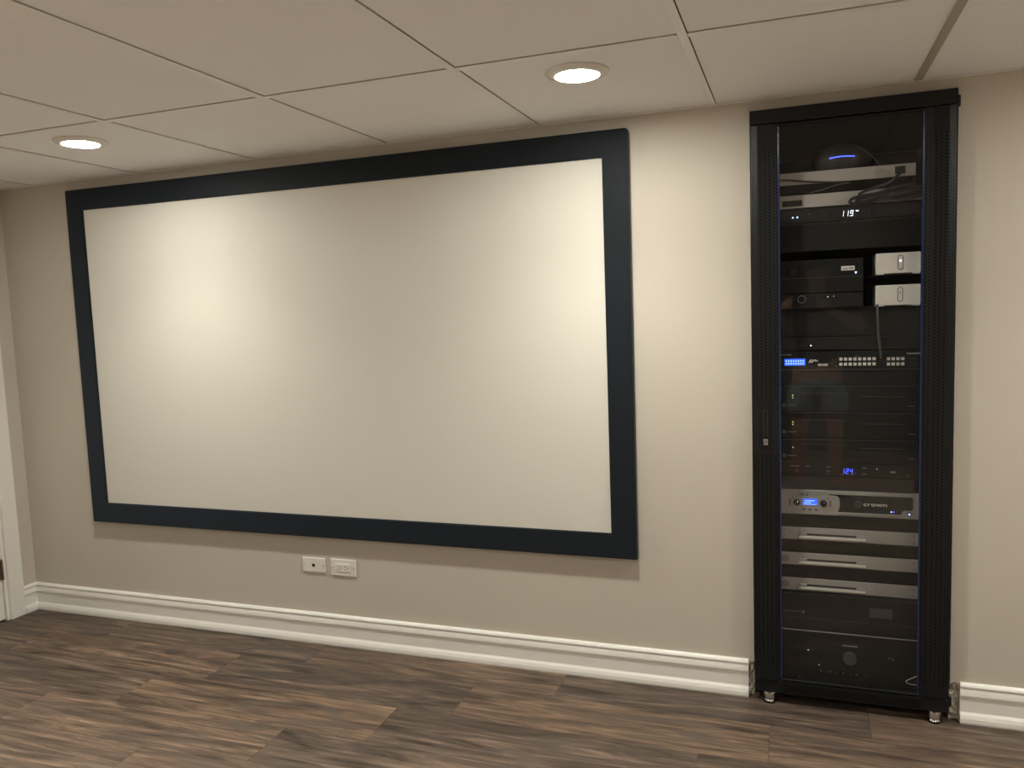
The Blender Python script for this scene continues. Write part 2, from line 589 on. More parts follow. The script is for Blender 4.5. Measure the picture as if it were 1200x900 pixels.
me_cross = bpy.data.meshes.new('grid_bar'); cross.bm.to_mesh(me_cross); cross.bm.free(); me_cross.materials.append(MT['grid'])
for i in range(len(xs) - 1):
    for yv in ys:
        if YN < yv < -0.03 and xs[i] > XL and xs[i + 1] < XR:
            inst('grid_bar', me_cross, ce, ((xs[i] + xs[i + 1]) / 2, yv, H))
    for yv in ys:
        if YN < yv < -0.03 and xs[i] < XL < xs[i + 1]:
            w = xs[i + 1] - XL
            MB().box(XL, xs[i + 1] - GB / 2 - 0.0008, yv - GB / 2, yv + GB / 2, H + 0.0004, H + 0.0032).build('grid_bar', 'grid', ce)
# wall angle that carries the tiles
t1 = struct(MB().prism([(-0.0005, H - 0.0), (-0.022, H), (-0.022, H + 0.0025), (-0.003, H + 0.0025), (-0.003, H + 0.022), (-0.0005, H + 0.022)], XL + 0.001, XR - 0.001, 'x').build('trim_1', 'grid'))
t2 = struct(MB().box(XL + 0.0005, XL + 0.022, YN + 0.001, -0.0235, H, H + 0.0025).build('trim_2', 'grid'))
t3 = struct(MB().box(XR - 0.022, XR - 0.0005, YN + 0.001, -0.0235, H, H + 0.0025).build('trim_3', 'grid'))

# ---- baseboard (profile: out from the wall, height)
BP = [(0.0, 0.0), (0.0175, 0.0), (0.0190, 0.006), (0.0185, 0.018), (0.0150, 0.029), (0.0105, 0.036), (0.0095, 0.038), (0.0095, 0.0835),
      (0.0118, 0.0848), (0.0116, 0.0868), (0.0095, 0.0888), (0.0093, 0.0902), (0.0145, 0.0922), (0.0147, 0.0955), (0.0132, 0.1040), (0.0108, 0.1125), (0.0078, 0.1160),
      (0.0078, 0.1178), (0.0130, 0.1205), (0.0130, 0.1235), (0.0100, 0.1290), (0.0045, 0.1330), (0.0, 0.1330)]


def baseboard(name, axis, a0, a1, wallpos, sign, mitre0=0.0, mitre1=0.0):
    """profile swept along a wall; mitre moves each end by out*mitre"""
    b = MB()
    rows = []
    for a, mt in ((a0, mitre0), (a1, mitre1)):
        row = []
        for o, z in BP:
            if axis == 'x':
                row.append(b.bm.verts.new((a + o * mt, wallpos + sign * o, z)))
            else:
                row.append(b.bm.verts.new((wallpos + sign * o, a + o * mt, z)))
        rows.append(row)
    n = len(BP)
    fs = []
    for i in range(n):
        fs.append(b.bm.faces.new((rows[0][i], rows[0][(i + 1) % n], rows[1][(i + 1) % n], rows[1][i])))
    fs.append(b.bm.faces.new(rows[0])); fs.append(b.bm.faces.new(rows[1][::-1]))
    bmesh.ops.recalc_face_normals(b.bm, faces=fs)
    bmesh.ops.triangulate(b.bm, faces=fs[-2:])
    o = b.build(name, 'white_trim')
    return struct(o)


baseboard('baseboard_far', 'x', XL, 2.4095, 0.0, -1, mitre0=1.0)
baseboard('baseboard_far_right', 'x', 3.0620, XR, 0.0, -1, mitre1=-1.0)
baseboard('baseboard_left', 'y', 0.0, -0.0775, XL, 1, mitre0=-1.0)
baseboard('baseboard_left_near', 'y', -1.0455, YN, XL, 1, mitre1=1.0)
baseboard('baseboard_right', 'y', 0.0, YN, XR, -1, mitre0=-1.0, mitre1=1.0)

# ---- door in the left wall
d1 = struct(MB().box(XL - 0.045, XL - 0.008, DY1 + 0.024, DY0 - 0.0165, 0.008, DZ - 0.022, 0.002, 1).build('door_1', 'white_trim'))
for (a, b_, c, d) in [(-0.30, -0.54, 0.25, 0.85), (-0.60, -0.84, 0.25, 0.85), (-0.30, -0.54, 1.0, 1.75), (-0.60, -0.84, 1.0, 1.75)]:
    MB().box(XL - 0.009, XL - 0.003, b_, a, c, d, 0.004, 2).build('door_panel', 'white_trim', d1)
MB().box(XL - 0.1, XL + 0.001, DY0 - 0.014, DY0, 0.0, DZ).build('door_jamb', 'white_trim', d1)
MB().box(XL - 0.1, XL + 0.001, DY1, DY1 + 0.014, 0.0, DZ).build('door_jamb', 'white_trim', d1)
MB().box(XL - 0.1, XL + 0.001, DY1 + 0.014, DY0 - 0.014, DZ - 0.014, DZ).build('door_head', 'white_trim', d1)
for zc in (0.245, 0.95, 1.68):
    hb = MB().cyl((XL - 0.002, DY0 - 0.0155, zc), 0.0065, 0.092, 'z', 14).box(XL - 0.009, XL - 0.0015, DY0 - 0.030, DY0 - 0.0155, zc - 0.044, zc + 0.044)
    hb.cyl((XL - 0.002, DY0 - 0.0155, zc + 0.048), 0.0045, 0.008, 'z', 10)
    hb.build('hinge', 'brass', d1)
MB().lathe((XL - 0.008, DY1 + 0.09, 0.93), [(0, 0), (0.03, 0), (0.03, 0.006), (0.012, 0.010), (0.011, 0.035), (0.026, 0.045), (0.028, 0.058), (0.02, 0.068), (0, 0.07)], 24, 'x').build('door_knob', 'steel', d1, True)
# casing
CW = 0.075


def casing(name, y0, y1, z0, z1):
    b = MB().box(XL, XL + 0.016, y0, y1, z0, z1, 0.003, 2)
    return struct(b.build(name, 'white_trim'))


casing('trim_4', DY0, DY0 + CW - 0.001, 0.0, DZ + CW)
casing('trim_5', DY1 - CW + 0.001, DY1, 0.0, DZ + CW)
casing('trim_6', DY1 + 0.0005, DY0 - 0.0005, DZ, DZ + CW)

# ================================================================== LIGHTS
LR, LT = 0.061, 0.088


def downlight(x, y, label, lens, beam):
    o = thing('recessed_light', label, 'ceiling light', (x, y, ZT), 'round ceiling downlights')
    MB().lathe((x, y, ZT), [(LT, 0.0), (LT + 0.001, -0.003), (LT - 0.003, -0.007), (LR + 0.010, -0.012), (LR + 0.001, -0.0125), (LR, -0.009), (LR, 0.0)], 64).build('trim_ring', 'lamp_trim', o, True)
    MB().lathe((x, y, ZT), [(0, -0.0135), (LR * 0.6, -0.0130), (LR - 0.0015, -0.0115), (LR - 0.0012, -0.004), (0, -0.004)], 64).build('lens', lens, o, True)
    li = bpy.data.lights.new('beam', 'SPOT')
    li.energy = beam
    li.color = LAMP_COLOR
    li.spot_size = math.radians(BEAM_ANGLE if lens != 'lens_full' else BEAM_ANGLE_REAR)
    li.spot_blend = 1.0
    li.shadow_soft_size = 0.05
    lo = bpy.data.objects.new('beam', li)
    COL.objects.link(lo)
    lo.parent = o
    lo.location = (0, 0, -0.016)
    return o


LX = [0.187, 2.000, 3.815]
LY = [-0.575, -2.404, -4.233]
for j, yv in enumerate(LY):
    for i, xv in enumerate(LX):
        if j == 0:
            lab = ['lit round downlight in the ceiling, left of the two in view', 'lit round downlight above the right end of the projection screen',
                   'lit round downlight in the ceiling to the right of the equipment rack'][i]
        else:
            lab = 'lit round downlight in the %s ceiling row behind the camera, %s' % (['', 'second', 'third'][j], ['by the door wall', 'in the middle', 'by the right wall'][i])
        downlight(xv, yv, lab, ('lens_soft' if i == 0 else 'lens') if j == 0 else 'lens_full', BEAM_FRONT * (0.9, 1.0, 1.15)[i] if j == 0 else BEAM_REAR)

# ================================================================== PROJECTION SCREEN
SX0, SX1, SZ0, SZ1, FWD = -0.516, 2.031, 0.469, 1.982, 0.092
FY = -0.033
ps = thing('projection_screen', 'wide fixed projection screen with black velvet frame hung on the wall', 'screen', ((SX0 + SX1) / 2, 0, SZ0))


def frame_bar(pts, name='frame_bar'):
    b = MB().prism(pts, FY, -0.004, 'y')
    es = [e for e in b.bm.edges if all(abs(v.co.y - FY) < 1e-6 for v in e.verts) and len(e.link_faces) == 2 and abs(e.calc_face_angle(0)) > 0.5 and (abs(e.verts[0].co.x - e.verts[1].co.x) < 1e-5 or abs(e.verts[0].co.z - e.verts[1].co.z) < 1e-5)]
    bmesh.ops.bevel(b.bm, geom=es, offset=0.003, segments=2, affect='EDGES')
    return b.build(name, 'velvet', ps)


ix0, ix1, iz0, iz1 = SX0 + FWD, SX1 - FWD, SZ0 + FWD, SZ1 - FWD
rc = 0.012
frame_bar([(SX0, SZ1), (ix0, iz1), (ix1, iz1), (SX1 - 0.003, SZ1 - 0.003), (SX1 - rc, SZ1)])
frame_bar([(SX0, SZ0), (SX1, SZ0), (ix1, iz0), (ix0, iz0)])
frame_bar([(SX0, SZ0), (ix0, iz0), (ix0, iz1), (SX0, SZ1)])
frame_bar([(SX1, SZ0), (SX1, SZ1 - rc), (SX1 - 0.003, SZ1 - 0.003), (ix1, iz1), (ix1, iz0)])
MB().box(ix0 - 0.02, ix1 + 0.02, -0.024, -0.020, iz0 - 0.02, iz1 + 0.02).build('screen_surface', 'screen', ps)
for xb in (0.1, 1.45):
    MB().box(xb, xb + 0.12, -0.004, 0.0, SZ1 - 0.06, SZ1 - 0.02).build('wall_bracket', 'steel', ps)

# ================================================================== WALL PLATES
p1 = thing('cable_wall_plate', 'blank white wall plate with one small square hole, left of the outlet', 'wall plate', (0.655, 0, 0.308))
MB().box(0.599, 0.711, -0.0065, 0.0, 0.308, 0.371, 0.003, 2).build('plate', 'plate', p1)
MB().box(0.6475, 0.6600, -0.0072, -0.0062, 0.3325, 0.3455).build('cable_hole', 'plate_dark', p1)
for xs_ in (0.609, 0.701):
    MB().cyl((xs_, -0.0068, 0.3395), 0.0032, 0.0015, 'y', 12).build('screw', 'steel', p1)
p2 = thing('duplex_outlet', 'white horizontal power outlet below the projection screen, right of the blank plate', 'outlet', (0.797, 0, 0.302))
MB().box(0.737, 0.858, -0.0065, 0.0, 0.302, 0.374, 0.003, 2).build('plate', 'plate', p2)
rcp = MB().box(0.7635, 0.8315, -0.0095, -0.005, 0.3215, 0.3545, 0.0015, 2).build('receptacle', 'plate', p2)
for xo in (0.781, 0.814):
    for dz in (-0.0065, 0.0065):
        MB().box(xo - 0.010, xo - 0.002, -0.0099, -0.0093, 0.338 + dz - 0.0011, 0.338 + dz + 0.0011).build('slot', 'plate_dark', rcp)
    MB().cyl((xo + 0.006, -0.0096, 0.338), 0.0026, 0.0006, 'y', 12).build('ground_hole', 'plate_dark', rcp)
for xs_ in (0.7475, 0.8475):
    MB().cyl((xs_, -0.0068, 0.338), 0.0030, 0.0015, 'y', 12).build('screw', 'steel', p2)

# ================================================================== EQUIPMENT RACK
RX0, RX1, RZ0, RZ1, RY0, RY1 = 2.4315, 3.0275, 0.036, 1.988, -0.038, 0.76
DZ0, DZ1 = 0.084, 1.940
rk = thing('equipment_rack', 'tall black equipment rack with glass door built into the wall', 'rack', ((RX0 + RX1) / 2, (RY0 + RY1) / 2, 0))
# top cap and plinth
MB().box(RX0, RX1, RY0, RY1, DZ1 + 0.003, RZ1, 0.002, 1).build('top_cap', 'rack', rk)
MB().box(RX0 + 0.004, RX0 + 0.007, 0.0, RY1, RZ0 + 0.0045, DZ1).build('side_panel', 'rack_in', rk)
MB().box(RX1 - 0.007, RX1 - 0.004, 0.0, RY1, RZ0 + 0.0045, DZ1).build('side_panel', 'rack_in', rk)
MB().box(RX0 + 0.007, RX1 - 0.007, RY1 - 0.01, RY1, RZ0 + 0.05, DZ1).build('back_panel', 'rack_in', rk)
pln = MB().box(RX0, RX1, RY0 + 0.006, 0.0, RZ0, DZ0 - 0.003, 0.0015, 1).build('plinth', 'rack', rk)
MB().box(RX0 + 0.004, RX1 - 0.004, 0.0005, RY1, RZ0, RZ0 + 0.004).build('base_plate', 'rack_in', rk)
MB().box(2.522, 2.945, RY0 + 0.002, RY0 + 0.0065, RZ0 + 0.004, RZ0 + 0.008).box(2.522, 2.945, RY0 + 0.002, RY0 + 0.0065, 0.0715, 0.0765).build('grille_frame', 'rack', pln)
rb = MB()
nb = 84
for k in range(nb):
    xa = 2.525 + (2.942 - 2.525) * k / (nb - 1)
    rb.box(xa - 0.0011, xa + 0.0011, RY0 + 0.0025, RY0 + 0.0065, RZ0 + 0.008, 0.0715)
rb = rb.build('grille_ribs', 'rack', pln)
rb['kind'] = 'stuff'
for fx in (2.480, 2.987):
    for fy in (-0.022, 0.70):
        f = MB().lathe((fx, fy, 0.0), [(0, 0.0), (0.0185, 0.0), (0.0190, 0.007), (0.0165, 0.010), (0.0162, 0.013), (0.0190, 0.016), (0.0190, 0.034), (0.0180, 0.037), (0, 0.037)], 20)
        f = f.build('levelling_foot', 'chrome', rk, True)
        MB().lathe((fx, fy, 0.0), [(0.0185, -0.0), (0.0208, 0.0), (0.0208, 0.004), (0.0197, 0.0045)], 20).build('foot_pad', 'rack', f, True)
# mounting rails with ears' screws
for xa in (2.4885, 2.9525):
    MB().box(xa, xa + 0.018, YD + 0.003, YD + 0.005, 0.09, 1.935).build('mounting_rail', 'rack_in', rk)
# door: two faceted stiles and two rails
XA = [RX0 + 0.001, 2.4525, 2.4990, 2.5165]
XB = [RX1 - 0.001, 3.0060, 2.9630, 2.9395]
YF = [-0.030, RY0, RY0, -0.0285]
door_b = MB()
for X in (XA, XB):
    door_b.prism([(X[0], -0.012), (X[0], YF[0]), (X[1], YF[1]), (X[2], YF[2]), (X[3], YF[3]), (X[3], -0.012)], DZ0, DZ1, 'z')
dr = door_b.build('door_frame', 'rack', rk)
MB().box(XA[3], XB[3], -0.030, -0.012, 1.9335, DZ1, 0.001, 1).build('door_rail', 'rack', dr)
MB().box(XA[3], XB[3], -0.034, -0.012, DZ0, 0.0900, 0.001, 1).build('door_rail', 'rack', dr)
MB().box(XA[3] - 0.001, XB[3] + 0.001, -0.0245, -0.0205, 0.0895, 1.934).build('glass_pane', 'glass', dr)
for xa in (XA[3] + 0.0002, XB[3] - 0.0052):
    MB().box(xa, xa + 0.005, -0.0300, -0.0246, 0.0905, 1.9330, 0.0012, 2).build('glass_edge_strip', 'blue_plastic', dr)  # blue strip along each side edge of the glass
# perforation: staggered round holes on every facet
for X in (XA, XB):
    b = MB()
    for f, (cols) in enumerate(([0.38, 0.78], [0.20, 0.50, 0.80], [0.30, 0.76])):
        p0, p1 = Vector((X[f], YF[f], 0)), Vector((X[f + 1], YF[f + 1], 0))
        d = (p1 - p0).normalized()
        nrm = Vector((0, 0, 1)).cross(d)
        if nrm.y > 0:
            nrm = -nrm
        for ci, cfrac in enumerate(cols):
            base = p0.lerp(p1, cfrac) + nrm * 0.00025
            z = 0.128 + (0.0053 if (ci + f) % 2 else 0)
            while z < 1.868:
                if not (X is XA and 0.868 < z < 1.055):
                    vs = [b.bm.verts.new(base + Vector((0, 0, z)) + 0.0022 * (math.cos(a) * d + math.sin(a) * Vector((0, 0, 1)))) for a in [k * math.pi / 4 for k in range(8)]]
                    fc = b.bm.faces.new(vs)
                    if fc.normal.dot(nrm) < 0:
                        fc.normal_flip()
                z += 0.0106
    pf = b.build('perforation', 'hole', dr)
    pf['kind'] = 'stuff'
# swing handle and lock
hd = MB().box(2.4635, 2.4835, RY0 - 0.004, RY0 + 0.001, 0.890, 1.027, 0.0018, 2).box(2.4665, 2.4805, RY0 - 0.010, RY0 - 0.003, 0.925, 1.018, 0.003, 2)
hd = hd.build('swing_handle', 'black_gl', dr)
lk = MB().cyl((2.4735, RY0 - 0.006, 0.908), 0.0068, 0.006, 'y', 20).box(2.4670, 2.4800, RY0 - 0.0055, RY0 - 0.0035, 0.8985, 0.9190, 0.0015, 2).build('lock', 'chrome', dr)
MB().cyl((RX1 + 0.002, RY0 + 0.010, 1.951), 0.006, 0.032, 'z', 14).build('hinge', 'rack', rk)
MB().cyl((RX1 + 0.002, RY0 + 0.010, 0.075), 0.006, 0.028, 'z', 14).build('hinge', 'rack', rk)


# ---- rack mounted units -------------------------------------------------
EX0, EX1 = 2.4895, 2.9705


def unit(name, label, cat, z0, z1, depth=0.34, m='black', x0=EX0, x1=EX1, group=None, yf=YD, bev=0.0012, body=True):
    """a rack unit: thing with a front panel and a chassis behind it"""
    o = thing(name, label, cat, ((x0 + x1) / 2, yf, z0), group)
    fp = MB().box(x0, x1, yf - 0.001, yf + 0.003, z0 + 0.0004, z1 - 0.0004, bev, 1).build('front_panel', m, o)
    if body:
        MB().box(max(x0, 2.512), min(x1, 2.948), yf + 0.003, yf + depth, z0 + 0.002, z1 - 0.002).build('chassis', 'black', o)
    return o, fp


F = YD - 0.001             # face of a front panel


def pad(parent, name, m, x0, x1, z0, z1, t=0.0012, bev=0.0):
    return MB().box(x0, x1, F - t, F + 0.0005, z0, z1, bev, 1).build(name, m, parent)


def dot(parent, name, m, x, z, r, t=0.0012, seg=14):
    return MB().cyl((x, F - t / 2, z), r, t, 'y', seg).build(name, m, parent)


# bottom receiver (big black unit with a round knob)
o, fp = unit('stereo_receiver', 'large black receiver with round knob at the bottom of the rack', 'receiver', 0.0405, 0.236, m='black2')
MB().lathe((2.738, F, 0.153), [(0, -0.016), (0.0205, -0.016), (0.0225, -0.012), (0.0225, 0.0)], 40, 'y').build('volume_knob', 'grey_dk', o, True)
pad(o, 'name_strip', 'grey', 2.7150, 2.7630, 0.1925, 0.1965)
dot(o, 'indicator', 'led_dim', 2.606, 0.1660, 0.0018)
dot(o, 'indicator', 'led_dim', 2.641, 0.1170, 0.0014)
for dx in (0.0, 0.010):
    dot(o, 'button', 'grey', 2.862 + dx, 0.166 - dx * 0.5, 0.0024)
for k, xx in enumerate((2.645, 2.663, 2.675, 2.692, 2.716, 2.737, 2.757, 2.785)):
    pad(o, 'button', 'grey_dk' if k % 2 else 'grey', xx, xx + (0.009 if k % 2 else 0.006), 0.0945, 0.0970)
dot(o, 'headphone_jack', 'steel', 2.577, 0.068, 0.004)
# steel shelf edge
o = thing('rack_shelf', 'thin steel shelf edge above the bottom receiver', 'shelf', (2.73, YD, 0.237))
MB().box(EX0, EX1, YD - 0.008, YD + 0.30, 0.2365, 0.2390).build('shelf_plate', 'rack_in', o)
MB().box(2.515, 2.948, YD - 0.0095, YD - 0.0075, 0.2365, 0.2400).build('front_lip', 'silver', o)
# cream cable loop
c = MB().tube([(2.968, YD - 0.012, 0.126), (2.945, YD - 0.014, 0.119), (2.918, YD - 0.016, 0.105), (2.911, YD - 0.016, 0.098), (2.918, YD - 0.016, 0.091), (2.944, YD - 0.014, 0.0885), (2.968, YD - 0.012, 0.0885)], 0.0016, 8)
tag(c.build('cable_loop', 'cable_c', None, True), 'short cream cable loop at the lower right of the rack', 'cable')

# 3U black receiver with a grey display
o, fp = unit('cinema_receiver', 'black receiver with grey display window below the silver amplifiers', 'receiver', 0.2395, 0.3745, m='black2')
pad(o, 'display_window', 'grey_dk', 2.800, 2.870, 0.302, 0.3355)
pad(o, 'model_strip', 'grey_dk', 2.528, 2.592, 0.2985, 0.3040)
pad(o, 'level_tab', 'grey', 2.588, 2.594, 0.2965, 0.3065)
pad(o, 'trim_line', 'grey_dk', 2.528, 2.797, 0.2800, 0.2815)
pad(o, 'trim_line', 'grey_dk', 2.815, 2.945, 0.2800, 0.2812)
pad(o, 'top_edge', 'grey_dk', 2.512, 2.948, 0.3640, 0.3655)

# three silver-fronted power amplifiers and vent panels between them
ORD = ['lowest of the three silver amplifiers with long white handles', 'middle of the three silver amplifiers with long white handles', 'topmost of the three silver amplifiers with long white handles']
VORD = ['ribbed black vent panel under the middle silver amplifier', 'ribbed black vent panel under the topmost silver amplifier', 'ribbed black vent panel right under the branded power amplifier']
for k, z0 in enumerate((0.3770, 0.4665, 0.5560)):
    o, fp = unit('power_amplifier', ORD[k], 'amplifier', z0, z0 + 0.0445, m='silver', group='silver strip amplifiers')
    pad(o, 'recess', 'plate_dark', 2.602, 2.758, z0 + 0.0175, z0 + 0.0235, 0.0008)
    MB().box(2.576, 2.787, F - 0.012, F + 0.0005, z0 + 0.0085, z0 + 0.0150, 0.0015, 2).build('handle', 'bar', o)
    for xa in (2.577, 2.760):
        MB().box(xa, xa + 0.025, F - 0.0060, F + 0.0005, z0 + 0.0155, z0 + 0.0262, 0.0010, 1).build('handle_mount', 'silver', o)
    for xa in (2.530, 2.9330):
        for dz in (0.011, 0.033):
            dot(o, 'rack_screw', 'grey', xa, z0 + dz, 0.0032)
    if k < 2:
        pad(o, 'rating_sticker', 'grey', 2.521, 2.545, z0 + 0.012, z0 + 0.030, 0.0004)
    zv = z0 + 0.0445
    v = thing('vent_panel', VORD[k], 'panel', (2.73, YD, zv), 'ribbed vent panels')
    MB().box(EX0, EX1, YD + 0.001, YD + 0.004, zv + 0.0005, zv + 0.0440).build('panel', 'black', v)
    rr = MB()
    for q in range(58):
        xq = 2.518 + q * 0.0074
        rr.box(xq, xq + 0.0034, YD - 0.001, YD + 0.0012, zv + 0.004, zv + 0.0405)
    rr = rr.build('vent_ribs', 'black', v)
    rr['kind'] = 'stuff'

# crown amplifier
CZ0, CZ1 = 0.6455, 0.7325
o = thing('branded_power_amplifier', 'silver power amplifier with black window, blue display and two knobs', 'amplifier', (2.73, YD, CZ0))
MB().box(2.512, 2.948, YD + 0.003, YD + 0.36, CZ0 + 0.002, CZ1 - 0.002).build('chassis', 'black', o)
MB().box(EX0, EX1, YD - 0.001, YD + 0.003, CZ0 + 0.0004, CZ1 - 0.0004, 0.0015, 1).build('front_panel', 'silver', o)


def arc(cx, cz, r, a0, a1, n=8):
    return [(cx + r * math.cos(math.radians(a0 + (a1 - a0) * i / n)), cz + r * math.sin(math.radians(a0 + (a1 - a0) * i / n))) for i in range(n + 1)]


win = [(2.671, 0.7190), (2.671, 0.7165), (2.688, 0.7160)] + arc(2.690, 0.700, 0.016, 80, 0, 6) + [(2.7070, 0.685), (2.7035, 0.668), (2.700, 0.6595), (2.892, 0.6595), (2.897, 0.6710)] \
    + [(2.902, 0.6745), (2.918, 0.6745)] + arc(2.9200, 0.6825, 0.008, -60, 0, 4) + arc(2.9200, 0.7110, 0.008, 0, 90, 5)
MB().prism(win, F - 0.0006, F + 0.0005, 'y').build('window', 'black_gl', o)
# raised lips above and below the window
MB().prism([(2.672, 0.7195), (2.928, 0.7195), (2.930, 0.7290), (2.56, 0.7300), (2.545, 0.7265), (2.66, 0.7255)], F - 0.0030, F, 'y').build('upper_lip', 'silver', o)
MB().box(2.700, 2.890, F - 0.0030, F, 0.6525, 0.6590, 0.001, 1).build('lower_lip', 'silver', o)
lcd = pad(o, 'display', 'lcd_blue', 2.5895, 2.6350, 0.6795, 0.7010, 0.0008)
MB().box(2.596, 2.628, F - 0.0011, F - 0.0007, 0.6930, 0.6955).box(2.593, 2.616, F - 0.0011, F - 0.0007, 0.6865, 0.6890).box(2.592, 2.632, F - 0.0011, F - 0.0007, 0.6810, 0.6825).build('display_text', 'lcd_pale', lcd)
for xk, mk in ((2.570, 'led_green'), (2.655, 'grey')):
    kb = MB().lathe((xk, F, 0.6875), [(0, -0.012), (0.0085, -0.012), (0.0105, -0.009), (0.0112, 0.0)], 28, 'y').build('gain_knob', 'black_gl', o, True)
    MB().box(xk + 0.002, xk + 0.0035, F - 0.0128, F - 0.0118, 0.6885, 0.6950).build('pointer', mk, kb)
for xs_, za, zb in ((2.548, 0.6745, 0.6990), (2.677, 0.6755, 0.6985)):
    pad(o, 'level_slot', 'print_k', xs_ - 0.0016, xs_ + 0.0016, za, zb, 0.0006)
dot(o, 'indicator', 'print_k', 2.556, 0.7030, 0.0025)
dot(o, 'indicator', 'print_k', 2.668, 0.7035, 0.0025)
for xb in (2.593, 2.6125, 2.632):
    pad(o, 'button', 'print_k', xb - 0.0042, xb + 0.0042, 0.6610, 0.6655, 0.0010)
text('lettering', 'XLS', 0.0115, 2.5765, F - 0.0003, 0.7115, 'print_k', o, bold=0.0002, width=0.031)
text('lettering', '2500', 0.0100, 2.6100, F - 0.0003, 0.7115, 'print_b', o, width=0.038)
lg = MB().cyl((2.7630, F - 0.0009, 0.6890), 0.0115, 0.0008, 'y', 32).build('round_emblem', 'grey_dk', o)
MB().prism([(2.7560, 0.6905), (2.7700, 0.6905), (2.7680, 0.6930), (2.7580, 0.6930)], F - 0.0016, F - 0.0012, 'y').box(2.7565, 2.7695, F - 0.0016, F - 0.0012, 0.6855, 0.6872).build('emblem_stripes', 'print_k', lg)
text('lettering', 'crown', 0.0185, 2.7795, F - 0.0009, 0.6838, 'print_w', o, width=0.071)
dot(o, 'indicator', 'led_bw', 2.8640, 0.6680, 0.0022)
pad(o, 'indicator_caption', 'led_blue', 2.8685, 2.8740, 0.6672, 0.6690, 0.0008)
pwb = dot(o, 'power_button', 'grey_dk', 2.9170, 0.6625, 0.0052, 0.0025, 20)
MB().cyl((2.9170, F - 0.0029, 0.6625), 0.0026, 0.0006, 'y', 14).build('power_light', 'led_bw', pwb)

# blank panel above the branded amplifier
o, fp = unit('blank_rack_panel', 'glossy black blank panel right above the branded silver amplifier', 'panel', 0.7335, 0.7805, m='black_gl', depth=0.02, body=False)

# power conditioner with blue 124 display
o, fp = unit('power_conditioner', 'black power conditioner with blue digits 124', 'power conditioner', 0.7815, 0.8255, m='black')
seven(MB(), '124', 2.7105, F - 0.0004, 0.7915, 0.0088, 0.0172, 0.0021, 0.0040).build('display_digits', 'led_blue', o)
MB().box(2.7090, 2.7190, F - 0.0007, F, 0.7880, 0.7890).build('display_caption', 'grey', o)
MB().box(2.7420, 2.7500, F - 0.0007, F, 0.7880, 0.7890).build('display_caption', 'grey', o)
for (xm, zm, wv) in ((2.5560, 0.8130, 0.012), (2.5710, 0.8130, 0.014), (2.5710, 0.7970, 0.008), (2.6050, 0.8130, 0.012), (2.6710, 0.8130, 0.013), (2.6710, 0.7985, 0.012), (2.6710, 0.7900, 0.007), (2.7820, 0.8120, 0.013), (2.7820, 0.7910, 0.012), (2.9120, 0.7920, 0.006)):
    pad(o, 'caption', 'grey', xm - wv / 2, xm + wv / 2, zm - 0.0011, zm + 0.0011, 0.0004)
pad(o, 'button', 'grey', 2.8590, 2.8770, 0.7985, 0.8040, 0.0010)
dot(o, 'indicator', 'led_dim', 2.8200, 0.8108, 0.0014)

# three black two-unit amplifiers
ULAB = ['lowest of three black amplifiers, one white indicator', 'middle of three black amplifiers, two green indicators', 'topmost of three black amplifiers, two green indicators']
for k, (z0, z1) in enumerate(((0.8270, 0.9080), (0.9090, 0.9990), (1.0000, 1.0900))):
    o, fp = unit('multichannel_amplifier', ULAB[k], 'amplifier', z0, z1, m='black', group='black multichannel amplifiers')
    zt = z0 + 0.052
    if k == 0:
        dot(o, 'indicator', 'led_dim', 2.5585, z0 + 0.050, 0.0020)
    else:
        dot(o, 'indicator', 'led_green', 2.5585, z0 + 0.0555, 0.0021)
        dot(o, 'indicator', 'led_green', 2.5585, z0 + 0.0470, 0.0019)
    MB().lathe((2.5305, F, z0 + 0.0215), [(0.0030, 0.0), (0.0030, -0.0008), (0.0052, -0.0008), (0.0052, 0.0)], 20, 'y').build('round_emblem', 'grey', o)
    pad(o, 'name_strip', 'grey', 2.5420, 2.5690, z0 + 0.0205, z0 + 0.0225, 0.0004)
    pad(o, 'name_strip', 'grey', 2.9110, 2.9310, z0 + 0.0190, z0 + 0.0205, 0.0004)
    MB().box(2.770, 2.902, F - 0.002, F, z0 + 0.0505, z0 + 0.0522).build('front_groove', 'grey_dk', o)
    MB().box(2.588, 2.732, F - 0.002, F, z0 + 0.0615, z0 + 0.0627).build('front_groove', 'grey_dk', o)
    MB().box(2.530, 2.930, F - 0.003, F, z1 - 0.0035, z1 - 0.0020).build('front_lip', 'grey_dk', o)

# black sheet added for the shade of the open gap between amplifiers and matrix
o, fp = unit('gap_sheet', 'narrow black sheet in place of the dark gap under the matrix switcher with keypad', 'panel', 1.0910, 1.1385, m='black', depth=0.02, body=False)

# video matrix switcher
o, fp = unit('matrix_switcher', 'black video matrix switcher with blue display and rows of white keys', 'switcher', 1.1395, 1.2035, m='black')
MB().box(2.500, 2.948, F - 0.003, F, 1.1400, 1.1422).build('lower_lip', 'grey_dk', o)
lcd = pad(o, 'display', 'lcd_blue', 2.5325, 2.5990, 1.1560, 1.1790, 0.0008)
b = MB()
for q in range(8):
    for rr_ in range(2):
        b.box(2.5365 + q * 0.0076, 2.5410 + q * 0.0076, F - 0.0011, F - 0.0007, 1.1595 + rr_ * 0.0090, 1.1655 + rr_ * 0.0090)
b.build('display_text', 'lcd_pale', lcd)
text('lettering', 'AV', 0.0150, 2.6080, F - 0.0003, 1.1650, 'print_w', o, bold=0.0006, shear=0.3, width=0.0190)
text('lettering', 'Pro', 0.0090, 2.6260, F - 0.0003, 1.1690, 'print_w', o, bold=0.0003, shear=0.3, width=0.0120)
text('lettering', 'EDGE', 0.0095, 2.6390, F - 0.0003, 1.1545, 'print_w', o, bold=0.0004, width=0.0300)
